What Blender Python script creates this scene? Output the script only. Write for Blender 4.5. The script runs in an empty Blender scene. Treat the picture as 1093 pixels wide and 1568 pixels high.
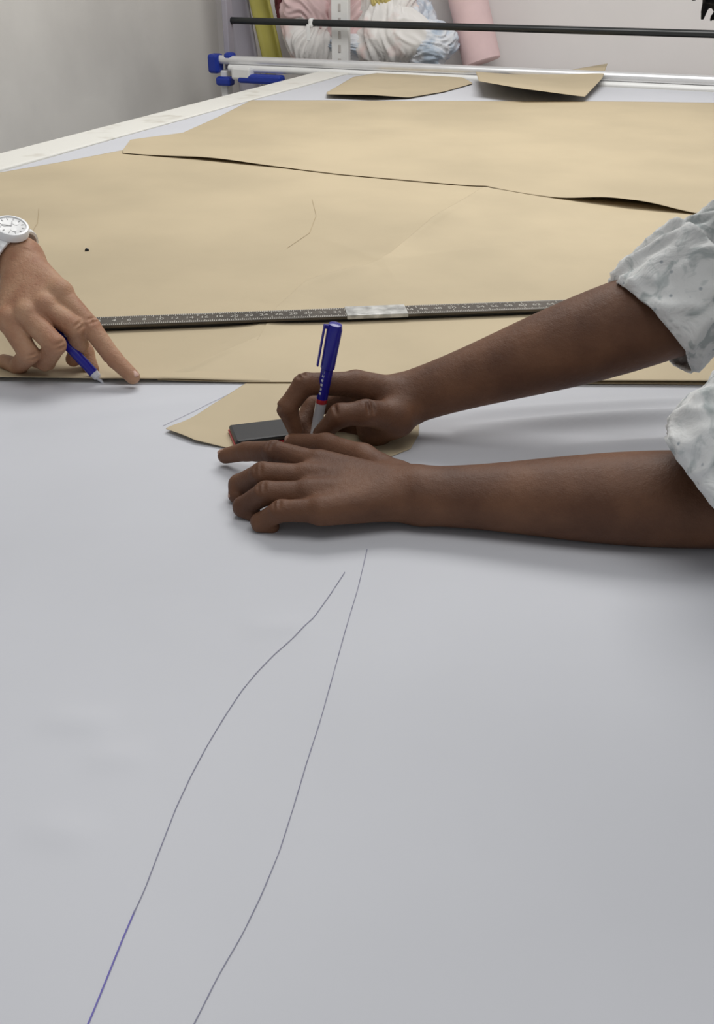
import bpy, math, random
import numpy as np
from mathutils import Vector, Matrix, noise
random.seed(4)
# Metric survey of the room: camera eye 1.30 m above the floor, table top at 0.85 m.
# P/Q/R intersect a sight line with a REAL plane (table height, depth, or table-end plane)
# and return ordinary world coordinates in metres.
TZ=0.85; CZ=1.30; F=1500.0; PIT=math.radians(30.1)
cp,sp=math.cos(PIT),math.sin(PIT)
def ray(u,v):
    b=(784-v)/F
    return (u-546.5)/F, cp+b*sp, -sp+b*cp
def P(u,v,h=0.0):
    a,dy,dz=ray(u,v); t=(CZ-TZ-h)/(-dz)
    return Vector((a*t,dy*t,TZ+h))
def Q(u,v,Y):
    a,dy,dz=ray(u,v); t=Y/dy
    return Vector((a*t,Y,CZ+dz*t))
ang=math.radians(21.95)
d1=Vector((math.sin(ang),math.cos(ang),0)); d2=Vector((math.cos(ang),-math.sin(ang),0))
O=Vector((-0.15,4.306,0))
def T(s,r,z): 
    p=O+d2*s+d1*r; return Vector((p.x,p.y,z))
def R(u,v,r):
    a,dy,dz=ray(u,v); t=(r+O.dot(d1))/(a*d1.x+dy*d1.y)
    return Vector((a*t,dy*t,CZ+dz*t))
def st(p): q=p-O; return q.dot(d2),q.dot(d1)

# ---------- materials
def mat(name,col,rough=0.6,var=0.06,scale=6,bump=0.0,bscale=60,col2=None,metal=0,sss=0,spec=0.5,thr=None):
    m=bpy.data.materials.new(name); m.use_nodes=True; nt=m.node_tree; b=nt.nodes['Principled BSDF']
    b.inputs['Roughness'].default_value=rough; b.inputs['Metallic'].default_value=metal
    b.inputs['Specular IOR Level'].default_value=spec
    tc=nt.nodes.new('ShaderNodeTexCoord'); n=nt.nodes.new('ShaderNodeTexNoise')
    n.inputs['Scale'].default_value=scale; n.inputs['Detail'].default_value=6
    nt.links.new(tc.outputs['Object'],n.inputs['Vector'])
    r=nt.nodes.new('ShaderNodeValToRGB')
    c2=col2 if col2 else tuple(max(0,c*(1-var)) for c in col)
    c1=col if col2 else tuple(min(1,c*(1+var)) for c in col)
    lo,hi=thr if thr else (0.35,0.65)
    r.color_ramp.elements[0].position=lo; r.color_ramp.elements[1].position=hi
    r.color_ramp.elements[0].color=(*c2,1); r.color_ramp.elements[1].color=(*c1,1)
    nt.links.new(n.outputs['Fac'],r.inputs['Fac']); nt.links.new(r.outputs['Color'],b.inputs['Base Color'])
    if bump>0:
        n2=nt.nodes.new('ShaderNodeTexNoise'); n2.inputs['Scale'].default_value=bscale; n2.inputs['Detail'].default_value=5
        nt.links.new(tc.outputs['Object'],n2.inputs['Vector'])
        bp=nt.nodes.new('ShaderNodeBump'); bp.inputs['Strength'].default_value=bump; bp.inputs['Distance'].default_value=0.002
        nt.links.new(n2.outputs['Fac'],bp.inputs['Height']); nt.links.new(bp.outputs['Normal'],b.inputs['Normal'])
    if sss>0:
        b.inputs['Subsurface Weight'].default_value=sss; b.inputs['Subsurface Radius'].default_value=(0.01,0.004,0.002)
        b.inputs['Subsurface Scale'].default_value=0.6
    return m
def addcrackle(m,scale,strength,dist=0.0006):
    nt=m.node_tree; b=nt.nodes['Principled BSDF']; tc=[n for n in nt.nodes if n.type=='TEX_COORD'][0]
    v=nt.nodes.new('ShaderNodeTexVoronoi'); v.feature='DISTANCE_TO_EDGE'; v.inputs['Scale'].default_value=scale
    bp=nt.nodes.new('ShaderNodeBump'); bp.inputs['Strength'].default_value=strength; bp.inputs['Distance'].default_value=dist
    nt.links.new(tc.outputs['Object'],v.inputs['Vector']); nt.links.new(v.outputs['Distance'],bp.inputs['Height'])
    old=b.inputs['Normal'].links[0].from_socket if b.inputs['Normal'].links else None
    if old: nt.links.new(old,bp.inputs['Normal'])
    nt.links.new(bp.outputs['Normal'],b.inputs['Normal'])
M={}
M['white']=mat('plotter_paper_white',(0.59,0.60,0.64),0.75,0.035,2.5,0.5,6)
M['brown']=mat('kraft_paper',(0.505,0.418,0.278),0.8,0.07,3,0.8,7)
M['brown2']=mat('kraft_paper_b',(0.525,0.436,0.292),0.8,0.07,4,0.8,7)
M['tabletop']=mat('table_board',(0.55,0.54,0.52),0.5)
M['strip']=mat('painted_strip',(0.80,0.79,0.74),0.45,0.05,10,0.1,40,col2=(0.60,0.57,0.50),thr=(0.25,0.42))
M['wall']=mat('wall_paint',(0.80,0.78,0.745),0.85,0.04,1.6,0.1,15,col2=(0.70,0.68,0.65),thr=(0.38,0.56))
M['wallb']=mat('wall_paint_back',(0.80,0.77,0.76),0.8,0.03,2,0.1,15)
M['floor']=mat('floor_tiles',(0.35,0.34,0.33),0.5,0.1,3)
M['chrome']=mat('brushed_aluminium',(0.78,0.78,0.79),0.35,0.03,20,metal=0.5)
M['whitemetal']=mat('white_powdercoat',(0.80,0.80,0.79),0.4)
M['black']=mat('black_metal',(0.012,0.014,0.015),0.35)
M['blue']=mat('blue_plastic',(0.01,0.035,0.32),0.35)
M['darkskin']=mat('skin_deep',(0.165,0.076,0.040),0.56,0.12,18,0.3,200,col2=(0.100,0.043,0.023),sss=0.04,spec=0.32)
M['lightskin']=mat('skin_light',(0.45,0.265,0.165),0.55,0.1,34,0.45,240,col2=(0.35,0.175,0.105),sss=0.06,spec=0.3)
addcrackle(M['darkskin'],460,0.4); addcrackle(M['lightskin'],420,0.6)
M['naild']=mat('nail_deep',(0.36,0.21,0.15),0.3)
M['naill']=mat('nail_light',(0.62,0.40,0.33),0.3)
M['hair']=mat('black_hair',(0.008,0.007,0.007),0.7,0.3,60,0.8,200,spec=.2)
M['steel']=mat('ruler_steel',(0.085,0.072,0.058),0.38,0.3,25,metal=0.3)
M['tick']=mat('ruler_marks',(0.50,0.48,0.43),0.5)
M['tape']=mat('clear_tape',(0.50,0.50,0.48),0.25,0.35,60,0.5,90)
M['penblue']=mat('pen_blue',(0.012,0.012,0.27),0.25)
M['penwhite']=mat('pen_barrel',(0.62,0.63,0.68),0.2)
M['penred']=mat('pen_red',(0.5,0.03,0.04),0.3)
M['pencil']=mat('pencil_line',(0.22,0.22,0.30),0.8)
M['inkblue']=mat('ink_line',(0.16,0.14,0.42),0.8)
M['arc']=mat('faint_mark',(0.42,0.33,0.20),0.8)
M['watch']=mat('watch_white',(0.85,0.86,0.87),0.25)
M['dial']=mat('watch_dial',(0.70,0.70,0.70),0.3)
M['dialmark']=mat('watch_mark',(0.30,0.30,0.31),0.4)
M['jeans']=mat('dark_trousers',(0.03,0.035,0.05),0.8)
M['shoe']=mat('shoe_black',(0.02,0.02,0.02),0.5)
M['shirt2']=mat('blue_grey_shirt',(0.25,0.28,0.33),0.8)
M['phoneblk']=mat('black_case',(0.018,0.018,0.02),0.4)
M['yellow']=mat('mustard_sheet',(0.42,0.38,0.09),0.6)
M['mauve']=mat('mauve_sheet',(0.36,0.34,0.39),0.6)
M['pink']=mat('pink_fabric',(0.76,0.56,0.56),0.8,0.06,8,0.3,40)
M['cwhite']=mat('cloth_white',(0.80,0.78,0.76),0.8,0.05,8,0.3,40,col2=(0.76,0.60,0.57),thr=(.34,.46))
M['cblue']=mat('cloth_blue',(0.74,0.76,0.80),0.8,0.1,12,0.3,40,col2=(0.45,0.53,0.63),thr=(.40,.55))
M['maroon']=mat('cloth_maroon',(0.17,0.04,0.05),0.8)
M['cyellow']=mat('cloth_yellow',(0.66,0.55,0.2),0.8)
M['board']=mat('shelf_board',(0.5,0.47,0.45),0.6)
def shirtmat():
    m=bpy.data.materials.new('leaf_print_shirt'); m.use_nodes=True; nt=m.node_tree; b=nt.nodes['Principled BSDF']
    b.inputs['Roughness'].default_value=0.85
    tc=nt.nodes.new('ShaderNodeTexCoord')
    n1=nt.nodes.new('ShaderNodeTexNoise'); n1.inputs['Scale'].default_value=42; n1.inputs['Detail'].default_value=3; n1.inputs['Distortion'].default_value=1.2
    r1=nt.nodes.new('ShaderNodeValToRGB'); e=r1.color_ramp.elements
    e[0].position=0.52; e[0].color=(0.76,0.77,0.765,1); e[1].position=0.66; e[1].color=(0.46,0.50,0.50,1)
    n2=nt.nodes.new('ShaderNodeTexVoronoi'); n2.inputs['Scale'].default_value=70
    r2=nt.nodes.new('ShaderNodeValToRGB'); e=r2.color_ramp.elements
    e[0].position=0.07; e[0].color=(0.35,0.40,0.46,1); e[1].position=0.15; e[1].color=(1,1,1,1)
    mx=nt.nodes.new('ShaderNodeMix'); mx.data_type='RGBA'; mx.blend_type='MULTIPLY'; mx.inputs[0].default_value=0.7
    nt.links.new(tc.outputs['Object'],n1.inputs['Vector']); nt.links.new(tc.outputs['Object'],n2.inputs['Vector'])
    nt.links.new(n1.outputs['Fac'],r1.inputs['Fac']); nt.links.new(n2.outputs['Distance'],r2.inputs['Fac'])
    nt.links.new(r1.outputs['Color'],mx.inputs[6]); nt.links.new(r2.outputs['Color'],mx.inputs[7])
    nt.links.new(mx.outputs[2],b.inputs['Base Color'])
    n3=nt.nodes.new('ShaderNodeTexNoise'); n3.inputs['Scale'].default_value=26; n3.inputs['Detail'].default_value=5; n3.inputs['Distortion'].default_value=1.0
    bp=nt.nodes.new('ShaderNodeBump'); bp.inputs['Strength'].default_value=0.7; bp.inputs['Distance'].default_value=0.007
    nt.links.new(tc.outputs['Object'],n3.inputs['Vector']); nt.links.new(n3.outputs['Fac'],bp.inputs['Height']); nt.links.new(bp.outputs['Normal'],b.inputs['Normal'])
    return m
M['shirt']=shirtmat()

# ---------- mesh helpers
def mk(name,vs,fs,mats,parent=None,smooth=True,mi=None):
    me=bpy.data.meshes.new(name); me.from_pydata([tuple(v) for v in vs],[],[tuple(f) for f in fs])
    for m in (mats if isinstance(mats,(list,tuple)) else [mats]): me.materials.append(M[m])
    if mi is not None:
        for p,i in zip(me.polygons,mi): p.material_index=i
    if smooth: me.polygons.foreach_set('use_smooth',[True]*len(me.polygons))
    me.update(); ob=bpy.data.objects.new(name,me); bpy.context.collection.objects.link(ob)
    if parent: ob.parent=parent
    return ob
def empty(name,loc=(0,0,0)):
    e=bpy.data.objects.new(name,None); e.location=(0,0,0); e.empty_display_size=0.1; bpy.context.collection.objects.link(e); return e
def box(name,c,size,m,parent=None,rot=0.0,bevel=0.004,axes=None):
    sx,sy,sz=[q/2 for q in size]; vs=[]
    if axes is None:
        ax=Vector((math.cos(rot),math.sin(rot),0)); ay=Vector((-math.sin(rot),math.cos(rot),0)); az=Vector((0,0,1))
    else: ax,ay,az=axes
    for i in (-1,1):
        for j in (-1,1):
            for k in (-1,1): vs.append(Vector(c)+ax*sx*i+ay*sy*j+az*sz*k)
    fs=[(0,1,3,2),(4,6,7,5),(0,4,5,1),(2,3,7,6),(0,2,6,4),(1,5,7,3)]
    o=mk(name,vs,fs,m,parent,False)
    if bevel>0:
        b=o.modifiers.new('bevel','BEVEL'); b.width=bevel; b.segments=2
    return o
def frame(d):
    d=d.normalized(); u=Vector((0,0,1)) if abs(d.z)<0.9 else Vector((1,0,0))
    x=u.cross(d).normalized(); y=d.cross(x).normalized(); return x,y,d
def lathe(name,p0,p1,prof,mats,parent=None,n=28):
    p0=Vector(p0); x,y,d=frame(Vector(p1)-p0); vs=[];fs=[];mi=[]
    for (t,r,m) in prof:
        for i in range(n):
            a=2*math.pi*i/n; vs.append(p0+d*t+x*r*math.cos(a)+y*r*math.sin(a))
    for k in range(len(prof)-1):
        for i in range(n):
            j=(i+1)%n; fs.append((k*n+i,k*n+j,(k+1)*n+j,(k+1)*n+i)); mi.append(prof[k+1][2])
    fs.append(tuple(reversed(range(n)))); mi.append(prof[0][2])
    L=(len(prof)-1)*n; fs.append(tuple(range(L,L+n))); mi.append(prof[-1][2])
    o=mk(name,vs,fs,mats,parent,True,mi)
    e=o.modifiers.new('es','EDGE_SPLIT'); e.split_angle=math.radians(40)
    return o
def rod(name,p0,p1,r,m,parent=None,n=24):
    L=(Vector(p1)-Vector(p0)).length; b=min(r*0.3,0.004)
    return lathe(name,p0,p1,[(0,r-b,0),(b,r,0),(L-b,r,0),(L,r-b,0)],[m],parent,n)

# ---------- SDF body modelling
# prims: ('c',a,b,ra,rb,k) tapered capsule; ('g',...) carved groove; ('e',c,r,axes,k) ellipsoid;
#        ('h',[(a,b,ra,rb),...],k) smoothly swept limb
def sdf(name,prims,vox,m,parent=None,smooth=1):
    def bounds(p):
        if p[0] in 'cg': q=[(p[1],p[3]),(p[2],p[4])]
        elif p[0]=='h': q=[(s[0],s[2]) for s in p[1]]+[(s[1],s[3]) for s in p[1]]
        else: q=[(p[1],max(p[2]))]
        a=np.array([x[0] for x in q]); r=np.array([x[1] for x in q])[:,None]
        return (a-r).min(0),(a+r).max(0)
    bs=[bounds(p) for p in prims]; pad=5*vox+.4*max(p[-1] for p in prims)
    lo=np.min([b[0] for b in bs],0)-pad; hi=np.max([b[1] for b in bs],0)+pad
    n=np.ceil((hi-lo)/vox).astype(int)+1
    ax=[(lo[i]+vox*np.arange(n[i])).astype(np.float32) for i in range(3)]
    D=np.full(tuple(n),1.0,np.float32)
    def capd(X,Y,Z,a,b,ra,rb):
        a=np.array(a);b=np.array(b); ab=b-a; L=float(ab@ab)+1e-12
        t=np.clip(((X-a[0])*ab[0]+(Y-a[1])*ab[1]+(Z-a[2])*ab[2])/L,0,1)
        return np.sqrt((X-a[0]-t*ab[0])**2+(Y-a[1]-t*ab[1])**2+(Z-a[2]-t*ab[2])**2)-(ra+(rb-ra)*t)
    for p,(l,h) in zip(prims,bs):
        k=p[-1]; mg=k*1.3+4*vox; sl=[]
        for i in range(3):
            i0=max(0,int((l[i]-mg-lo[i])/vox)); i1=min(n[i],int((h[i]+mg-lo[i])/vox)+2); sl.append(slice(i0,i1))
        X=ax[0][sl[0]][:,None,None];Y=ax[1][sl[1]][None,:,None];Z=ax[2][sl[2]][None,None,:]
        if p[0] in 'cg': d=capd(X,Y,Z,*p[1:5])
        elif p[0]=='h':
            # radius varies continuously along a straight axis
            a=np.array(p[1][0][0]); b=np.array(p[1][-1][1]); ab=b-a; L=float(ab@ab)
            t=np.clip(((X-a[0])*ab[0]+(Y-a[1])*ab[1]+(Z-a[2])*ab[2])/L,0,1)
            ts=np.linspace(0,1,len(p[1])+1); ctr=np.array([s[0] for s in p[1]]+[p[1][-1][1]]); rr=np.array([s[2] for s in p[1]]+[p[1][-1][3]])
            # fit smooth polynomials so that no ring is visible
            pc=[np.polyfit(ts,ctr[:,i],4) for i in range(3)]; pr=np.polyfit(ts,rr,5)
            d=np.sqrt((X-np.polyval(pc[0],t))**2+(Y-np.polyval(pc[1],t))**2+(Z-np.polyval(pc[2],t))**2)-np.polyval(pr,t)
        else:
            a=p[1]; r=p[2]; Rm=p[3]
            lx=[(X-a[0])*Rm[i][0]+(Y-a[1])*Rm[i][1]+(Z-a[2])*Rm[i][2] for i in range(3)]
            k0=np.sqrt(sum((lx[i]/r[i])**2 for i in range(3)))+1e-6
            k1=np.sqrt(sum((lx[i]/r[i]**2)**2 for i in range(3)))+1e-6
            d=k0*(k0-1)/k1
        E=D[tuple(sl)]
        if p[0]=='g':
            d=-d; hh=np.clip(0.5-0.5*(E-d)/k,0,1)
            D[tuple(sl)]=E*(1-hh)+d*hh+k*hh*(1-hh)
        else:
            hh=np.clip(0.5+0.5*(E-d)/k,0,1)
            D[tuple(sl)]=E*(1-hh)+d*hh-k*hh*(1-hh)
    S=D<0
    S[0]=S[-1]=False; S[:,0]=S[:,-1]=False; S[:,:,0]=S[:,:,-1]=False
    anyc=np.zeros(tuple(n-1),bool); allc=np.ones(tuple(n-1),bool)
    offs=[(i,j,k) for i in (0,1) for j in (0,1) for k in (0,1)]
    for i,j,k in offs:
        s=S[i:n[0]-1+i,j:n[1]-1+j,k:n[2]-1+k]; anyc|=s; allc&=s
    mask=anyc&~allc; ijk=np.argwhere(mask); idx=-np.ones(mask.shape,np.int64); idx[mask]=np.arange(len(ijk))
    V=np.stack([D[ijk[:,0]+i,ijk[:,1]+j,ijk[:,2]+k] for i,j,k in offs],1)
    pos=np.zeros((len(ijk),3)); cnt=np.zeros(len(ijk))
    for e0 in range(8):
        for e1 in range(e0+1,8):
            if sum(abs(offs[e0][q]-offs[e1][q]) for q in range(3))!=1: continue
            v0=V[:,e0];v1=V[:,e1]; c=(v0<0)!=(v1<0); t=np.where(c,v0/np.where(c,v0-v1,1),0)
            pp=np.array(offs[e0])[None]+t[:,None]*(np.array(offs[e1])-np.array(offs[e0]))[None]
            pos+=pp*c[:,None]; cnt+=c
    W=(ijk+pos/np.maximum(cnt,1)[:,None])*vox+lo
    quads=[]
    def add(e,cells,sol):
        q=np.stack([idx[tuple(c.T)] for c in cells],1); f=~sol; q[f]=q[f][:,::-1]; quads.append(q)
    ex=np.argwhere(S[:-1]!=S[1:]); add(ex,[ex+np.array(o) for o in((0,-1,-1),(0,0,-1),(0,0,0),(0,-1,0))],S[tuple(ex.T)])
    ey=np.argwhere(S[:,:-1]!=S[:,1:]); add(ey,[ey+np.array(o) for o in((-1,0,-1),(-1,0,0),(0,0,0),(0,0,-1))],S[tuple(ey.T)])
    ez=np.argwhere(S[:,:,:-1]!=S[:,:,1:]); add(ez,[ez+np.array(o) for o in((-1,-1,0),(0,-1,0),(0,0,0),(-1,0,0))],S[tuple(ez.T)])
    q=np.concatenate(quads)
    for _ in range(smooth):
        acc=np.zeros_like(W); c=np.zeros(len(W))
        for a,b in ((0,1),(1,2),(2,3),(3,0)):
            for i in range(3):
                acc[:,i]+=np.bincount(q[:,a],W[q[:,b],i],len(W))+np.bincount(q[:,b],W[q[:,a],i],len(W))
            c+=np.bincount(q[:,a],minlength=len(W))+np.bincount(q[:,b],minlength=len(W))
        W=0.5*W+0.5*acc/c[:,None]
    me=bpy.data.meshes.new(name); me.from_pydata(W.tolist(),[],q.tolist()); me.materials.append(M[m])
    me.polygons.foreach_set('use_smooth',[True]*len(me.polygons)); me.update()
    ob=bpy.data.objects.new(name,me); bpy.context.collection.objects.link(ob)
    if parent: ob.parent=parent
    return ob
def cap(a,b,ra,rb,k): return ('c',tuple(a),tuple(b),ra,rb,k)
def chain(pts,rs,k):
    return [cap(pts[i],pts[i+1],rs[i],rs[i+1],k) for i in range(len(pts)-1)]
def grooves(pts,rs):
    out=[]
    for i in (1,2):
        a=(pts[i]-pts[i-1]).normalized(); b=(pts[i+1]-pts[i]).normalized(); up=a-b
        if up.length<0.15: up=Vector((0,0,1))-a*a.z
        up.normalize(); ax=((a+b)/2).normalized(); s=up.cross(ax).normalized(); r=rs[i]
        for o in ((-.0028,.0028) if i==1 else (0,)):
            c=pts[i]+up*(r+.0012)+ax*o
            out.append(('g',tuple(c-s*r*.55-up*r*.12),tuple(c+s*r*.55-up*r*.12),.0020,.0020,.0016))
    return out
def limb(a,b,prof,n_,k=.03):
    out=[]; N=22; ts=np.linspace(prof[0][0],prof[-1][0],N)
    def sm(col):
        y=np.interp(ts,[p[0] for p in prof],[p[col] for p in prof])
        for _ in range(3): y[1:-1]=(y[:-2]+2*y[1:-1]+y[2:])/4
        return y
    rr=sm(1); ss=sm(2)
    for sg in (1,-1):
        segs=[(tuple(a.lerp(b,ts[i])+n_*sg*ss[i]),tuple(a.lerp(b,ts[i+1])+n_*sg*ss[i+1]),rr[i]-.004,rr[i+1]-.004) for i in range(N-1)]
        out.append(('h',segs,k if sg<0 else .001))
    return out
def ell(c,r,k,Rm=((1,0,0),(0,1,0),(0,0,1))): return ('e',tuple(c),tuple(r),Rm,k)
def nail(name,p0,p1,up,m,parent,w=0.0058,l=0.0065,off=0.0055,back=0.0):
    d=(p1-p0).normalized(); up=(up-d*up.dot(d)).normalized(); s=d.cross(up)
    c=p1+up*off+d*(-0.001-back); vs=[];fs=[]; n=14; mm=7
    for i in range(mm+1):
        th=math.pi*i/mm
        for j in range(n):
            ph=2*math.pi*j/n
            a=math.cos(th); bb=math.sin(th)*math.cos(ph); cc=math.sin(th)*math.sin(ph)
            vs.append(c+d*a*l+s*bb*w+up*(cc*0.0016-0.0022*(bb*bb)))
    for i in range(mm):
        for j in range(n): fs.append((i*n+j,i*n+(j+1)%n,(i+1)*n+(j+1)%n,(i+1)*n+j))
    mk(name,vs,fs,m,parent)

# ---------- room
def quadwall(name,a,b,z0,z1,m,th=0.1,nrm=None):
    a=Vector(a);b=Vector(b); c=(a+b)/2; d=(b-a).normalized(); nn=Vector((-d.y,d.x,0)) if nrm is None else nrm
    return box(name,(c.x+nn.x*th/2,c.y+nn.y*th/2,(z0+z1)/2),((b-a).length,th,z1-z0),m,None,axes=(d,nn,Vector((0,0,1))),bevel=0)
wc=Vector((-0.661,5.17,0))
quadwall('wall_left',wc-d1*7.5,wc+d1*0.1,0,3.0,'wall',nrm=-d2)
quadwall('wall_back',wc,wc+d2*5.5,0,3.0,'wallb',nrm=d1)
box('floor',(0.8,2.2,-0.05),(9,10,0.1),'floor',bevel=0)

# ---------- surface relief of papers
ridges=[];creases=[]
def ridge(u0,v0,u1,v1,w,h,lst=None):
    a=P(u0,v0);b=P(u1,v1); (ridges if lst is None else lst).append((a.x,a.y,b.x,b.y,w,h))
ridge(690,664,1180,634,0.014,0.012)
ridge(840,694,1180,676,0.012,0.006)
ridge(700,636,1150,612,0.010,0.004)
ridge(20,655,330,612,0.02,0.003)
ridge(60,1105,180,1110,0.012,0.0022)
ridge(130,1165,230,1162,0.012,0.0018)
ridge(40,1265,150,1290,0.012,0.0018)
ridge(370,965,480,960,0.012,0.0018)
for c in ((755,283,575,415,.030,.0075),(600,400,405,468,.028,.0065),(570,410,800,378,.035,.005),(600,414,490,368,.020,.0035),(480,462,245,590,.022,.0045),
          (585,405,610,440,.015,.003),(575,408,640,352,.02,.003),(60,455,300,400,.03,.0025),(850,250,1120,225,.05,.004),(520,200,700,235,.05,.004)):
    ridge(*c,lst=creases)
def wave(x,y,kraft=False):
    x=np.asarray(x,float); y=np.asarray(y,float)
    z=0.0007*(np.sin(5*x+1.3*y)+np.sin(3.1*y-4*x+1)+np.sin(9*x-2*y+.5)*.6+np.sin(8*y+2*x)*.5)
    for tent,L_ in ((0,ridges),(1,creases if kraft else [])):
        for ax_,ay_,bx_,by_,w,h in L_:
            dx,dy=bx_-ax_,by_-ay_; L2=dx*dx+dy*dy
            t=((x-ax_)*dx+(y-ay_)*dy)/L2; tc=np.clip(t,0,1)
            d=np.sqrt((x-ax_-tc*dx)**2+(y-ay_-tc*dy)**2)
            fade=np.clip(np.sin(np.pi*np.clip(t,0.0,1.0)),0,1)**0.6
            z=z+h*fade*(np.exp(-np.sqrt(d*d+9e-6)/w) if tent else np.exp(-(d/w)**2))
    return z+0.0022

# ---------- cutting table
table=empty('cutting_table')
TW=2.06; TL=3.95
def tbox(name,s0,s1,r0,r1,z0,z1,m,bevel=0.003):
    c=T((s0+s1)/2,(r0+r1)/2,(z0+z1)/2)
    return box(name,c,(s1-s0,r1-r0,z1-z0),m,table,axes=(d2,d1,Vector((0,0,1))),bevel=bevel)
tbox('top',0,TW,-TL,0,TZ-0.04,TZ,'tabletop')
tbox('edge_strip',-0.004,0.125,-TL,0.0,TZ-0.05,TZ+0.007,'strip',0.003)
for i,(s,r) in enumerate([(0.08,-0.1),(TW-0.1,-0.1),(0.08,-2),(TW-0.1,-2),(0.08,-3.8),(TW-0.1,-3.8)]):
    tbox('leg_%d'%(i+1),s-0.03,s+0.03,r-0.03,r+0.03,0,TZ-0.04,'whitemetal')
tbox('apron_far',0.05,TW-0.05,-0.12,-0.09,TZ-0.14,TZ-0.04,'whitemetal')
tbox('apron_left',0.05,0.08,-TL+.1,-0.1,TZ-0.14,TZ-0.04,'whitemetal')
ns,nr=320,600
S_,R_=np.meshgrid(np.linspace(0.128,TW-0.01,ns),np.linspace(-TL+0.01,-0.04,nr),indexing='ij')
X=O.x+S_*d2.x+R_*d1.x; Y=O.y+S_*d2.y+R_*d1.y; Zp=TZ+wave(X,Y)
vs=np.stack([X,Y,Zp],-1).reshape(-1,3).tolist()
fs=[(i*nr+j,(i+1)*nr+j,(i+1)*nr+j+1,i*nr+j+1) for i in range(ns-1) for j in range(nr-1)]
mk('white_marker_paper',vs,fs,'white')

def resample(pts,n):
    pts=np.array([tuple(p) for p in pts]); seg=np.linalg.norm(np.diff(pts,axis=0),axis=1); c=np.concatenate([[0],np.cumsum(seg)]); t=np.linspace(0,c[-1],n)
    return np.stack([np.interp(t,c,pts[:,i]) for i in range(3)],1)
def sheet(name,far,near,base,m,nu=160,nv=60,lifts=(),thick=0.0004,flifts=()):
    f=resample([P(*p) for p in far],nu); g=resample([P(*p) for p in near],nu)
    t=np.linspace(0,1,nv)
    G=f[:,None,:]*(1-t)[None,:,None]+g[:,None,:]*t[None,:,None]
    Z=G[:,:,2]+wave(G[:,:,0],G[:,:,1],True)+base
    for L_,e_ in ((lifts,g),(flifts,f)):
        dn=np.linalg.norm(G[:,:,:2]-e_[:,None,:2],axis=2)
        for (u,v,rad,h,reach,pw) in L_:
            c=P(u,v); dd=np.sqrt((e_[:,0]-c.x)**2+(e_[:,1]-c.y)**2)
            Z=Z+h*np.exp(-(dd/rad)**pw)[:,None]*np.exp(-(dn/reach)**2)
    G[:,:,2]=Z
    fs=[(i*nv+j,i*nv+j+1,(i+1)*nv+j+1,(i+1)*nv+j) for i in range(nu-1) for j in range(nv-1)]
    o=mk(name,G.reshape(-1,3).tolist(),fs,m)
    s=o.modifiers.new('solid','SOLIDIFY'); s.thickness=thick; s.offset=1
    return o
near590=[(-220,584),(0,588),(150,590),(385,590),(700,592),(1093,594),(1280,594)]
sheet('kraft_pattern_sheet',[(255,664),(300,640),(385,585),(500,575),(640,575),(650,600)],
      [(255,665),(300,682),(400,700),(520,706),(600,703),(628,692),(641,670),(640,640)],0.0007,'brown2',lifts=[(275,674,.05,.004,.03,2)])
sheet('kraft_pattern_sheet',[(-220,325),(0,266),(100,249),(190,232),(500,240),(740,262),(850,285),(1200,300)],near590,0.0014,'brown',300,220,
      lifts=[(60,590,0.25,0.005,0.03,4)])
sheet('kraft_pattern_sheet',[(240,586),(300,570),(400,520),(425,475),(470,440),(585,408),(660,345),(740,291),(850,304),(1060,320),(1240,340)],
      [(243,589),(300,590),(385,591),(500,591),(700,593),(1093,595),(1280,595)],0.0026,'brown2',400,200,lifts=[(1050,594,0.2,0.004,0.03,4)],
      flifts=[(670,340,.10,.004,.03,2),(500,432,.07,.003,.03,2),(330,560,.06,.003,.02,2)])
sheet('kraft_pattern_sheet',[(188,234),(200,218),(280,207),(335,182),(385,157),(500,156),(1093,160),(1215,163)],
      [(188,238),(300,247),(430,261),(520,272),(740,290),(850,307),(960,322),(1060,332),(1215,345)],0.0036,'brown',300,140,
      lifts=[(330,250,0.13,0.006,0.06,2),(955,322,0.105,0.016,0.06,2.5)])
sheet('kraft_paper_offcut',[(500,143,.004),(540,120,.004),(600,110,.004),(690,112,.002),(722,128,.002)],
      [(500,146,.012),(570,147,.016),(625,151,.004),(680,142,.002),(723,130,.002)],0.002,'brown2',60,30)
sheet('kraft_paper_offcut',[(728,112,.03),(790,116,.02),(860,111,.03),(930,99,.05)],
      [(733,126,.05),(800,138,.045),(895,151,.018),(922,122,.03)],0.002,'brown',60,30)
def line(name,pts,w,m,base=0.0006,parent=None,kraft=False):
    p=resample([P(*q) for q in pts],200)
    for _ in range(6): p[1:-1]=(p[:-2]+2*p[1:-1]+p[2:])/4
    vs=[];fs=[]
    for i in range(len(p)):
        t=p[min(i+1,len(p)-1)]-p[max(i-1,0)]; ww=w*(1+.35*noise.noise(Vector((i*.31,w*1e4,0))))
        nn=np.array([-t[1],t[0]])/np.hypot(t[0],t[1])*ww/2
        z=TZ+float(wave(p[i,0],p[i,1],kraft))+base
        vs+= [(p[i,0]+nn[0],p[i,1]+nn[1],z),(p[i,0]-nn[0],p[i,1]-nn[1],z)]
    for i in range(len(p)-1): fs.append((2*i,2*i+1,2*i+3,2*i+2))
    return mk(name,vs,fs,m,parent)
dl=empty('drawn_pattern_lines')
line('curve_1',[(528,880),(505,915),(480,950),(450,980),(420,1006),(392,1035),(370,1062),(345,1100),(318,1145),(293,1192),(270,1242),(240,1320),(222,1368),(205,1405)],0.0006,'pencil',parent=dl)
line('curve_1_ink',[(208,1398),(190,1440),(170,1490),(150,1540),(125,1600)],0.0009,'inkblue',parent=dl)
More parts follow.
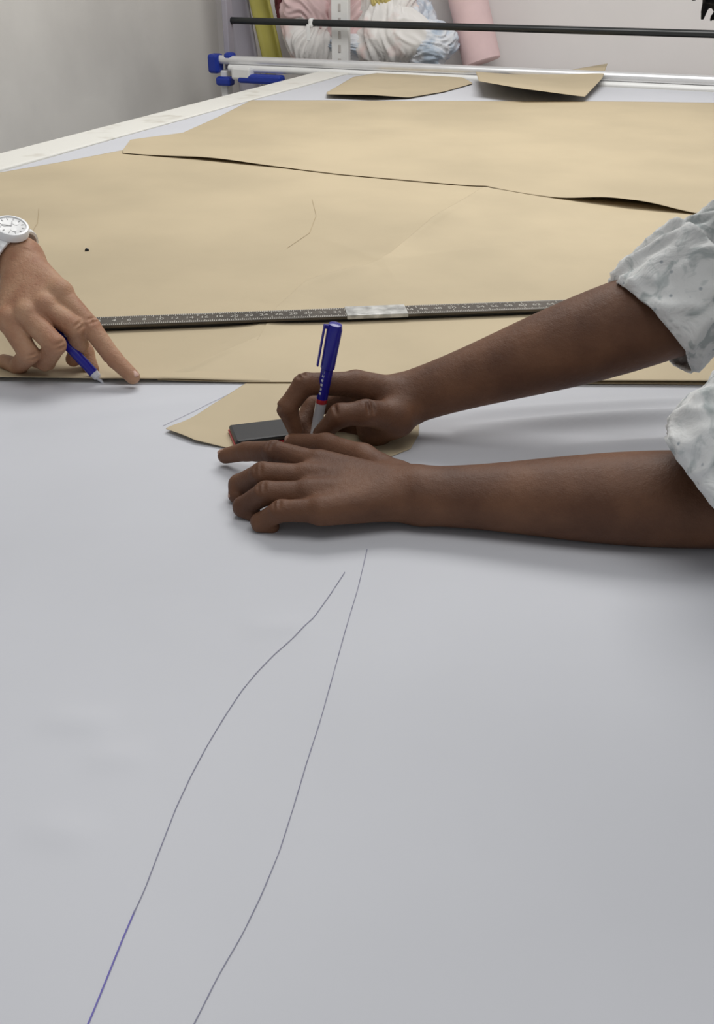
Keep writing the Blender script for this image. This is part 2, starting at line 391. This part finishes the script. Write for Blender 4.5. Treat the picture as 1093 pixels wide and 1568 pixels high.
line('curve_2',[(562,845),(548,905),(530,965),(508,1045),(490,1110),(470,1172),(450,1240),(428,1310),(400,1378),(372,1436),(335,1500),(290,1590)],0.00055,'pencil',parent=dl)
line('arc_mark',[(478,310),(484,335),(474,362),(440,385)],0.0009,'arc',0.0026,dl,True)
line('arc_mark_left',[(60,322),(58,345),(48,362)],0.0009,'arc',0.0026,dl,True)
line('outline_left',[(250,655),(300,632),(350,607),(385,592)],0.0005,'pencil',0.0006,parent=dl)
rod('pinhole_mark',P(133,383,.004),P(133,383,.0062),.0035,'black',dl,12)

# ---------- steel ruler
ruler=empty('steel_ruler')
ra=P(128,495,0.012); rb=P(1130,457,0.012); rd=(rb-ra).normalized(); rn=Vector((-rd.y,rd.x,0)); rz=Vector((0,0,1))
RL=(rb-ra).length; RW=0.036; rc=(ra+rb)/2
box('blade',rc,(RL,RW,0.004),'steel',ruler,axes=(rd,rn,rz),bevel=0.0008)
box('foot_strip',rc-rz*0.0045,(RL,RW*0.6,0.006),'black',ruler,axes=(rd,rn,rz),bevel=0)
vs=[];fs=[]
def quad(c,hx,hy,z):
    k=len(vs)
    for a,b in ((-1,-1),(1,-1),(1,1),(-1,1)): vs.append(c+rd*hx*a+rn*hy*b+rz*z)
    fs.append((k,k+1,k+2,k+3))
n=int(RL/0.0025)
for i in range(n):
    L=0.005 if i%4 else 0.008
    if i%20==0: L=0.012
    q=ra+rd*(i*0.0025+0.001)
    quad(q-rn*(RW/2-L/2-0.0006),0.00045,L/2,0.0023)
    quad(q+rn*(RW/2-L/2-0.0006),0.00045,L/2,0.0023)
mk('graduations',vs,fs,'tick',ruler,False)
for i in range(1,int(RL/0.02)):
    cu=bpy.data.curves.new('numeral_%d'%i,'FONT'); cu.body=str(i*2); cu.size=0.012; cu.align_x='CENTER'; cu.align_y='CENTER'; cu.materials.append(M['tick'])
    o=bpy.data.objects.new('numeral_%d'%i,cu); bpy.context.collection.objects.link(o); o.parent=ruler
    q=ra+rd*(i*0.02)+rz*0.0024; o.location=q; o.rotation_euler=(0,0,math.atan2(rd.y,rd.x))
tcn=ra+rd*((P(575,478).x-ra.x)/rd.x)
box('tape_wrap',tcn+rz*0.0006,(0.084,RW+0.002,0.006),'tape',ruler,axes=(rd,rn,rz),bevel=0.001)

# ---------- hands
def pen(name,tip,top,style=0):
    e=empty(name); L=(top-tip).length; d=(top-tip).normalized(); s=1.22
    mts=['penblue','penwhite','penred','chrome'] if style==0 else ['penblue','penwhite','penblue','chrome']
    b0=.055 if style==0 else .020
    pr=[(0,0.0004,3),(0.003,0.0008,3),(0.012,0.0026,1),(0.014,0.0040*s,1),(b0,0.0046*s,1),(b0+.001,0.0048*s,2),(.060,0.0048*s,2),(0.061,0.0048*s,0),
        (L-0.048,0.0050*s,0),(L-0.047,0.0058*s,0),(L-0.006,0.0062*s,0),(L-0.001,0.0052*s,0),(L,0.003,0)]
    lathe('barrel',tip,top,pr,mts,e)
    side=Vector((-0.5,-0.86,0)); side=(side-d*side.dot(d)).normalized(); s2=d.cross(side)
    sc=Vector((-1,-.25,0)); sc=(sc-d*sc.dot(d)).normalized(); s3=d.cross(sc)
    box('clip',top-d*0.024+sc*0.0105,(0.0038,0.0018,0.044),'penblue',e,axes=(s3,sc,d),bevel=0.0006)
    box('clip_bridge',top-d*0.004+sc*0.0075,(0.0038,0.008,0.004),'penblue',e,axes=(s3,sc,d),bevel=0.0006)
    for i in range(7):
        box('print_%d'%i,tip+d*(0.067+i*0.0048)+side*0.0057,(0.0022,0.0006,0.0024),'penwhite',e,axes=(s2,side,d),bevel=0)
    return e
A=empty('tailor')
w=Q(624,610,.935)
imcp=Q(545,588,.925); mmcp=Q(530,612,.945); rmcp=Q(540,640,.95); pmcp=Q(556,664,.945)
ix=[imcp,Q(466,588,.905),Q(439,625,.895),Q(453,660,.895)]
mp=[mmcp,Q(478,622,.945),Q(462,652,.925),Q(478,676,.912)]
rp=[rmcp,Q(495,655,.95),Q(485,678,.935),Q(510,684,.925)]
pp=[pmcp,Q(520,680,.94),Q(512,690,.93),Q(535,692,.925)]
th=[Q(606,640,.905),Q(560,632,.885),Q(520,636,.88),Q(492,664,.885)]
el=Q(1020,478,.93); eu=(el-w)
n_=eu.cross(Vector((0,0,1))).normalized()
prims=limb(w,el,[(0,.0245,.008),(.15,.0255,.009),(.35,.0310,.010),(.55,.0375,.010),(.75,.0420,.008),(1.0,.0430,.006),(1.12,.042,.004)],n_)
for q,r in ((imcp,.0145),(mmcp,.015),(rmcp,.0145),(pmcp,.0135)):
    prims.append(cap(w.lerp(q,0.12),q,.019,r,.010))
prims.append(cap(w.lerp(th[0],.5),th[0],.020,.018,.012))
prims.append(cap(th[0],Q(575,655,.92),.017,.02,.012))
prims+=chain(th,[.017,.0125,.0112,.0088],.005)
prims+=chain(ix,[.0128,.0110,.0098,.0080],.004)
for f_ in (mp,rp,pp): prims+=chain(f_,[.0122,.0104,.0094,.0080],.004)
prims+=grooves(th,[.017,.0125,.0112,.0088])+grooves(ix,[.0128,.0110,.0098,.0080])
sdf('right_arm',prims,.0013,'darkskin',A,2)
nail('right_thumb_nail',th[2],th[3],Vector((0,-0.6,0.8)),'naild',A,.0062,.007,.0070)
nail('right_index_nail',ix[2],ix[3],Vector((-1,-0.3,0.2)),'naild',A,.0058,.0065,.0064)
w=Q(648,768,.758); w.z=max(w.z,TZ+0.027)
im=Q(490,712,.805); mm_=Q(470,732,.785); rm=Q(472,757,.757); pm=Q(492,782,.733)
ip=[im,Q(420,692,.83),Q(378,691,.852),Q(345,698,.865)]
mp=[mm_,Q(402,726,.785),Q(366,742,.80),Q(362,758,.792)]
rp=[rm,Q(407,755,.757),Q(372,776,.766),Q(386,786,.762)]
pp=[pm,Q(430,782,.735),Q(398,800,.742),Q(416,806,.742)]
th=[Q(610,735,.79),Q(555,702,.828),Q(500,682,.855),Q(448,677,.872)]
el=Vector((.300,.727,TZ+.041)); eu=el-w; n_=Vector((0,1,0))
prims=limb(w,el,[(0,.0235,.009),(.15,.0240,.010),(.35,.0290,.011),(.55,.0340,.011),(.75,.0380,.008),(1.0,.0385,.006),(1.12,.038,.004)],n_)
for q,r in ((im,.0145),(mm_,.0150),(rm,.0145),(pm,.0135)): prims.append(cap(w.lerp(q,0.1),q,.0195,r,.009))
prims.append(cap(w,th[0],.020,.017,.012))
prims+=chain(th,[.0165,.0135,.0112,.0088],.006)
gr=[]
for f_,s in ((ip,1.0),(mp,1.02),(rp,.98),(pp,.88)):
    rs=[.0125*s,.0108*s,.0094*s,.0078*s]; prims+=chain(f_,rs,.003); gr+=grooves(f_,rs)
sdf('left_arm',prims+gr,.0013,'darkskin',A,2)
nail('left_index_nail',ip[2],ip[3],Vector((0,-0.2,1)),'naild',A,.006,.0068,.0064)
nail('left_middle_nail',mp[2],mp[3],Vector((-1,-.1,.5)),'naild',A,.0056,.006,.0064)
nail('left_thumb_nail',th[2],th[3],Vector((0,-.5,.8)),'naild',A,.0062,.007,.0072)
pen('ballpoint_pen',Q(478,688,.908),Q(514,495,.90))
def sleeve(name,pts,rads,m,parent,seed,rows=110,n=140,cuff=0.075,amp=0.004):
    c=resample(pts,rows); k=np.linspace(0,1,len(rads)); tt=np.linspace(0,1,rows); rr=np.interp(tt,k,rads)
    cum=np.concatenate([[0],np.cumsum(np.linalg.norm(np.diff(c,axis=0),axis=1))]); vs=[];fs=[]
    for _ in range(20): c[1:-1]=(c[:-2]+2*c[1:-1]+c[2:])/4
    for i in range(rows):
        d=Vector(c[min(i+1,rows-1)]-c[max(i-1,0)]); x,y,d=frame(d)
        s=cum[i]; bulge=0.006 if s<cuff else -0.001
        if s<0.003: bulge=0.002
        for j in range(n):
            a=2*math.pi*j/n; ca,sa=math.cos(a),math.sin(a)
            wr=noise.noise(Vector((ca*1.6+seed,sa*1.6,s*14)))*amp*2
            wr+=(0.35-abs(noise.noise(Vector((ca*1.3+seed+s*9,sa*1.3-s*6,s*20+ca*2)))))*amp*4.6
            wr+=(0.3-abs(noise.noise(Vector((ca*3+seed*2+s*20,sa*3,s*34)))))*amp*2.0
            if s<cuff: wr*=0.85
            r=rr[i]+bulge+wr
            vs.append(Vector(c[i])+x*r*ca+y*r*sa)
    for i in range(rows-1):
        for j in range(n): fs.append((i*n+j,i*n+(j+1)%n,(i+1)*n+(j+1)%n,(i+1)*n+j))
    o=mk(name,vs,fs,m,parent); so=o.modifiers.new('solid','SOLIDIFY'); so.thickness=.0025; so.offset=0; return o
shR=Vector((.53,.97,1.165)); shL=Vector((.50,.67,1.14))
sleeve('right_sleeve',[Q(998,503,.925),Q(1058,450,.935),Q(1150,380,.95),shR],[.055,.055,.064,.078],'shirt',A,1.0)
sleeve('left_sleeve',[Q(1078,722,.705),Q(1135,682,.70),Q(1260,590,.69),shL],[.045,.050,.062,.078],'shirt',A,5.0)
def body(P_,shirt,skin,chest,pelvis,shR,shL,neck,head,fwd,side,legs):
    prims=[cap(chest,pelvis,.135,.13,.06),cap(shR,shL,.075,.075,.06),cap(chest+side*.05,pelvis+side*.04,.12,.12,.06),cap(chest-side*.05,pelvis-side*.04,.12,.12,.06),
           cap(chest,neck,.10,.062,.05)]
    sdf('shirt_body',prims,.009,shirt,P_,2)
    f=fwd; up=(head-neck).normalized(); fx=(f-up*f.dot(up)).normalized(); sd=up.cross(fx)
    Rm=(tuple(fx),tuple(sd),tuple(up))
    hp=[ell(head+up*.02,(.098,.078,.10),.02,Rm),ell(head+fx*.025-up*.045,(.065,.056,.07),.03,Rm),cap(neck,head-up*.03,.056,.054,.02),
        cap(head+fx*.088-up*.005,head+fx*.108-up*.035,.008,.013,.010),
        cap(head+fx*.078+sd*.022-up*.068,head+fx*.078-sd*.022-up*.068,.008,.008,.008),
        ell(head+sd*.080-up*.01,(.018,.008,.03),.006,Rm),ell(head-sd*.080-up*.01,(.018,.008,.03),.006,Rm),
        cap(head+fx*.085+sd*.018+up*.022,head+fx*.078+sd*.045+up*.024,.008,.007,.008),cap(head+fx*.085-sd*.018+up*.022,head+fx*.078-sd*.045+up*.024,.008,.007,.008)]
    sdf('head',hp,.004,skin,P_,2)
    for k in (-1,1):
        lathe('eye_%d'%(k+2),head+fx*.078+sd*.032*k+up*.004,head+fx*.092+sd*.032*k+up*.004,[(0,.011,0),(.008,.010,0),(.0115,.006,0),(.012,.0058,1),(.0125,.001,1)],['cwhite','black'],P_)
    hc=head+up*.062+fx*.008
    hh=[ell(hc,(.104,.088,.076),.01,Rm),ell(head-fx*.045-up*.005,(.07,.08,.075),.02,Rm)]
    for _ in range(700):
        q=Vector((random.gauss(0,1),random.gauss(0,1),random.gauss(.6,1))).normalized()
        c=hc+fx*q.x*.102+sd*q.y*.086+up*q.z*.074
        nrm=fx*q.x+sd*q.y+up*q.z
        tg=Vector((random.uniform(-1,1),random.uniform(-1,1),random.uniform(-1,1)))
        hh.append(cap(c,c+nrm*.007+tg*.009,.0042,.0018,.002))
    sdf('hair',hh,.0018,'hair',P_,1)
    tp=[cap(pelvis+side*.07,pelvis-side*.07,.115,.115,.05)]
    for sgn in (-1,1):
        hip=pelvis+side*.09*sgn; kn=Vector((legs[0],hip.y+side.y*.02*sgn,.50)); an=Vector((legs[1],kn.y,.10))
        tp+=[cap(hip,kn,.095,.065,.04),cap(kn,an,.065,.05,.03)]
        sdf('shoe_%d'%(sgn+2),[cap(an-Vector((0,0,.05))-fwd*.03,an-Vector((0,0,.055))+Vector((fwd.x,0,0)).normalized()*.15,.042,.036,.02),cap(an,an-Vector((0,0,.05)),.045,.045,.02)],.008,'shoe',P_,1)
    sdf('trousers',tp,.010,'jeans',P_,2)
body(A,'shirt','darkskin',Vector((.68,.84,1.14)),Vector((1.0,.86,.96)),shR,shL,Vector((.515,.83,1.295)),Vector((.382,.85,1.340)),Vector((-.15,0,-.98)),Vector((0,1,0)),(1.02,1.05))

# left tailor
B=empty('tailor')
w=Q(32,396,1.175)
im=Q(92,450,1.12); mm_=Q(70,472,1.10); rm=Q(42,484,1.09); pm=Q(14,492,1.09)
ip=[im,Q(138,500,1.095),Q(173,548,1.075),Q(203,577,1.062)]
mp=[mm_,Q(114,502,1.085),Q(122,530,1.095),Q(112,550,1.105)]
rp=[rm,Q(84,528,1.06),Q(70,554,1.085),Q(46,548,1.11)]
pp=[pm,Q(44,542,1.065),Q(28,561,1.10),Q(6,553,1.12)]
th=[Q(66,440,1.17),Q(105,505,1.13),Q(128,540,1.12),Q(140,566,1.105)]
el=Q(-240,235,1.27); eu=el-w; n_=eu.cross(Vector((0,0,1))).normalized()
prims=limb(w,el,[(0,.023,.009),(.15,.0235,.010),(.35,.0285,.010),(.55,.035,.009),(.75,.039,.008),(1.0,.040,.006)],n_)
for q,r in ((im,.0150),(mm_,.0155),(rm,.0150),(pm,.0145)): prims.append(cap(w.lerp(q,0.1),q,.0200,r,.010))
prims.append(cap(w,th[0],.019,.018,.012)); prims.append(cap(im,Q(105,505,1.13),.013,.012,.01))
prims+=chain(th,[.0165,.0135,.0115,.0092],.006)
gr=[]
for f_,s in ((ip,1.08),(mp,1.12),(rp,1.14),(pp,1.08)):
    rs=[.0124*s,.0108*s,.0095*s,.0080*s]; prims+=chain(f_,rs,.003); gr+=grooves(f_,rs)
for q in (im,mm_,rm,pm): prims.append(cap(q+Vector((0,0,.003)),q+Vector((0,-.002,.004)),.0125,.0125,.005))
sdf('right_arm',prims+gr,.0013,'lightskin',B,2)
nail('index_nail',ip[2],ip[3],Vector((.3,-.2,1)),'naill',B,.006,.0068,.0072)
pen('ballpoint_pen',Q(162,591,1.074),Q(48,470,1.10),1)
wt=empty('wrist_watch')
ad=eu.normalized(); wcn=w+eu*0.06; N=Vector((.30,-.30,.9)); N=(N-ad*N.dot(ad)).normalized(); s_=ad.cross(N)
vs=[];fs=[];n=64
prof=[(-.010,.0),(-.010,.003),(-.006,.0042),(.006,.0042),(.010,.003),(.010,.0)]
for j in range(n):
    a=2*math.pi*j/n; dirv=s_*math.cos(a)*.036+N*math.sin(a)*.0275; dn=(s_*math.cos(a)/.036+N*math.sin(a)/.0275).normalized()
    link=0.0006*(1 if j%2 else 0)
    for (ax_,hh) in prof: vs.append(wcn+dirv+dn*(hh+link)+ad*ax_)
k=len(prof)
for j in range(n):
    for i in range(k):
        fs.append((j*k+i,j*k+(i+1)%k,((j+1)%n)*k+(i+1)%k,((j+1)%n)*k+i))
mk('bracelet',vs,fs,'watch',wt,False)
c0=wcn+N*.027
lathe('case',c0,c0+N,[(0,.018,0),(.002,.0205,0),(.009,.0208,0),(.0115,.0195,0),(.0118,.0172,0),(.0105,.0170,0),(.0104,.0165,1),(.0104,.0005,1)],['watch','dial'],wt,48)
rod('crown',c0+N*.006+s_*.0195,c0+N*.006+s_*.0235,.003,'watch',wt)
for i in range(12):
    a=math.pi*2*i/12; dv=s_*math.cos(a)+ad*math.sin(a); tv=N.cross(dv)
    box('hour_mark_%d'%(i+1),c0+N*.0107+dv*.0135,(.0030,.0008,.0004),'dialmark',wt,axes=(dv,tv,N),bevel=0)
for i,(a,l) in enumerate(((.6,.009),(2.3,.012))):
    dv=s_*math.cos(a)+ad*math.sin(a); tv=N.cross(dv)
    box('hand_%d'%(i+1),c0+N*.0111+dv*l/2,(l,.0008,.0004),'dialmark',wt,axes=(dv,tv,N),bevel=0)
for i,a in enumerate((0,2.1,4.2)):
    dv=s_*math.cos(a)+ad*math.sin(a)
    lathe('subdial_%d'%(i+1),c0+N*.0104+dv*.0075,c0+N*.02+dv*.0075,[(0,.0034,0),(.0004,.0034,0),(.00041,.0029,1),(.00042,.0005,1)],['dialmark','dial'],wt)
sR=Vector((-.90,1.40,1.26)); sL=Vector((-1.02,1.76,1.24))
sleeve('right_sleeve',[w+eu*.76,el,(el+sR)/2,sR],[.050,.054,.062,.078],'shirt2',B,3.0)
sleeve('left_sleeve',[Vector((-1.08,1.88,.92)),Vector((-1.10,1.92,1.0)),sL],[.05,.055,.078],'shirt2',B,7.0)
hp=Vector((-1.0,1.74,TZ+.03)); e2=Vector((-1.12,1.93,TZ+.07))
prims=[cap(e2,hp,.042,.026,.02)]
for i in range(4):
    dd=Vector((.6,-.6+.16*i,0)).normalized(); sd=Vector((.7,.7,0))
    a=hp+dd*.08+sd*(i-1.5)*.017; prims+=[cap(hp,a,.018,.013,.012),cap(a,a+dd*.045,.0115,.0098,.004),cap(a+dd*.045,a+dd*.085-Vector((0,0,.012)),.0098,.0078,.004)]
prims+=[cap(hp,hp+Vector((.0,-.055,-.004)),.017,.013,.01),cap(hp+Vector((.0,-.055,-.004)),hp+Vector((.035,-.09,-.01)),.012,.009,.005)]
sdf('left_arm',prims,.003,'lightskin',B,1)
body(B,'shirt2','lightskin',Vector((-1.06,1.58,1.22)),Vector((-1.48,1.60,.98)),sR,sL,Vector((-.93,1.57,1.32)),Vector((-.80,1.56,1.44)),Vector((.75,-.1,-.6)),Vector((0,1,0)),(-1.50,-1.52))

e=empty('black_phone_case'); a1=Vector((.96,.28,0)).normalized(); a2=Vector((-a1.y,a1.x,0)); az=Vector((0,0,1))
pc=P(414,672,.0)+Vector((0,0,.0095))
box('shell',pc,(.080,.042,.006),'phoneblk',e,axes=(a1,a2,az),bevel=.0025)
box('red_rim',pc-az*.004,(.082,.044,.0025),'penred',e,axes=(a1,a2,az),bevel=.001)

# ---------- spreading rail at the far end
rail=empty('fabric_spreader_rail')
def span(u,v,r,rad,m,name,s_end=2.5):
    p=R(u,v,r); s,rr=st(p); rod(name,p,T(s_end,r,p.z),rad,m,rail)
    return p
pb=span(345,31,.10,.013,'black','black_bar')
p1=span(335,91,.03,.017,'chrome','upper_tube')
p2=span(350,104,.02,.014,'whitemetal','lower_tube')
def rbox(name,u,v,r,size,m,bev=.006):
    return box(name,R(u,v,r),size,m,rail,axes=(d2,d1,Vector((0,0,1))),bevel=bev)
rbox('blue_end_cap',330,97,.03,(.05,.06,.075),'blue',.012)
rbox('blue_knob',352,88,.04,(.04,.05,.04),'blue',.012)
rbox('blue_bracket',400,121,.0,(.20,.05,.035),'blue',.01)
rbox('blue_bracket_b',345,124,.02,(.07,.05,.035),'blue',.01)
rbox('white_block',372,112,.0,(.09,.05,.05),'whitemetal',.01)
rbox('end_plate',350,60,.09,(.025,.05,.30),'mauve',.004)
q=R(477,35,.10); box('white_tie',q,(.02,.034,.034),'whitemetal',rail,axes=(d2,d1,Vector((0,0,1))),bevel=.008)
q=R(472,50,.08); box('white_tie_tail',q,(.015,.006,.06),'whitemetal',rail,axes=(d2,d1,Vector((0,0,1))),bevel=.002)
q=R(522,60,.15); s,rr=st(q)
box('upright_post',T(s,.15,.95),(.075,.03,1.9),'whitemetal',rail,axes=(d2,d1,Vector((0,0,1))),bevel=.004)
for i in range(10):
    box('slot_%d'%(i+1),T(s,.134,.88+i*.05),(.012,.003,.028),'board',rail,axes=(d2,d1,Vector((0,0,1))),bevel=.002)
box('right_support',T(2.3,.05,.5),(.05,.3,1.0),'whitemetal',rail,axes=(d2,d1,Vector((0,0,1))),bevel=.004)
box('left_support',T(st(p1)[0]+.02,.05,.42),(.03,.05,.84),'whitemetal',rail,axes=(d2,d1,Vector((0,0,1))),bevel=.004)
sl=st(R(440,90,.35))[0]
sh=empty('storage_shelf')
box('board_top',T((sl+2.3)/2,.40,.80),(2.3-sl,.34,.03),'board',sh,axes=(d2,d1,Vector((0,0,1))))
box('board_mid',T((sl+2.3)/2,.40,.40),(2.3-sl,.34,.03),'board',sh,axes=(d2,d1,Vector((0,0,1))))
for i,s in enumerate((sl+.02,(sl+2.3)/2,2.28)): box('side_%d'%(i+1),T(s,.40,.39),(.03,.34,.78),'board',sh,axes=(d2,d1,Vector((0,0,1))))
def lumps(name,items,mats):
    import bmesh
    vs=[];fs=[];mi=[]
    bm=bmesh.new(); bmesh.ops.create_icosphere(bm,subdivisions=6,radius=1); base=[v.co.copy() for v in bm.verts]; bf=[tuple(v.index for v in f.verts) for f in bm.faces]; bm.free()
    for k,(u,v,r,sx,sy,sz,m) in enumerate(items):
        c=R(u,v,r); o=len(vs); th=k*1.1
        for q in base:
            a=q.x*math.cos(th)+q.z*math.sin(th); b=-q.x*math.sin(th)+q.z*math.cos(th)
            w1=noise.noise(Vector((q.x+k*3,q.y,q.z)))
            nn=w1*.35+(.5-abs(noise.noise(Vector((a*5+w1*2,q.y*2,b*.9+k*5)))))*.30+(.5-abs(noise.noise(Vector((a*11+w1*4,q.y*3,b*1.6+k)))))*.10
            f=.80+nn; p=c+d2*q.x*sx*f+d1*q.y*sy*f+Vector((0,0,q.z*sz*f)); p.z=max(p.z,.818); vs.append(p)
        fs+=[tuple(i+o for i in f) for f in bf]; mi+=[m]*len(bf)
    return mk(name,vs,fs,mats,None,True,mi)
lumps('clothes_pile',[(480,60,.36,.15,.12,.17,0),(472,12,.38,.13,.10,.16,1),(545,38,.38,.14,.10,.20,1),(600,55,.34,.17,.12,.14,0),(655,72,.34,.12,.10,.11,2),
   (590,10,.38,.15,.10,.18,0),(635,40,.40,.10,.1,.11,2),(560,78,.32,.2,.08,.07,2),(436,5,.40,.05,.05,.14,3),(585,-2,.30,.04,.04,.05,4)],['cwhite','pink','cblue','maroon','cyellow'])
rod('pink_fabric_roll',R(738,96,.44),R(683,-150,.50),.08,'pink')
def slab(name,u0,v0,u1,v1,r,wd,m):
    a=R(u0,v0,r); b=R(u1,v1,r); d=(b-a).normalized()
    a=a-d*((a.z-.02)/d.z); b=b+d*.25; x=(d.cross(d1)).normalized()
    n=24; vs=[];fs=[]
    for i in range(n):
        t=i/(n-1); q=a.lerp(b,t)+d1*.03*math.sin(t*3)
        for j in range(8):
            s=(j/7-.5); vs.append(q+x*s*wd+d1*.05*math.cos(s*3))
    for i in range(n-1):
        for j in range(7): fs.append((i*8+j,i*8+j+1,(i+1)*8+j+1,(i+1)*8+j))
    o=mk(name,vs,fs,m); s=o.modifiers.new('s','SOLIDIFY'); s.thickness=.012; return o
slab('mustard_foam_sheet',412,90,393,0,.32,.10,'yellow')
slab('mauve_foam_sheet',372,90,358,0,.36,.12,'mauve')

# ---------- lights, world, camera
def area(name,loc,size,sizey,pw,rot=(0,0,0),col=(1,1,1)):
    l=bpy.data.lights.new(name,'AREA'); l.shape='RECTANGLE'; l.size=size; l.size_y=sizey; l.energy=pw; l.color=col
    o=bpy.data.objects.new(name,l); o.location=loc; o.rotation_euler=rot; bpy.context.collection.objects.link(o)
area('ceiling_light',(0.4,2.6,2.95),1.8,1.2,52,(0,0,0),(1,.985,.955))
area('ceiling_light',(0.3,0.3,2.95),1.6,1.0,15,(0,0,0),(1,.99,.97))
wd=bpy.data.worlds.new('room_ambient'); bpy.context.scene.world=wd; wd.use_nodes=True
wd.node_tree.nodes['Background'].inputs[0].default_value=(.96,.98,1,1); wd.node_tree.nodes['Background'].inputs[1].default_value=.28
cam=bpy.data.cameras.new('camera'); co=bpy.data.objects.new('camera',cam); bpy.context.collection.objects.link(co)
co.location=(0,0,CZ); co.rotation_euler=(math.radians(59.9),0,0)
cam.sensor_fit='VERTICAL'; cam.sensor_height=36; cam.lens=36*1500/1568; cam.clip_start=.02
bpy.context.scene.camera=co
bpy.context.scene.view_settings.view_transform='Standard'
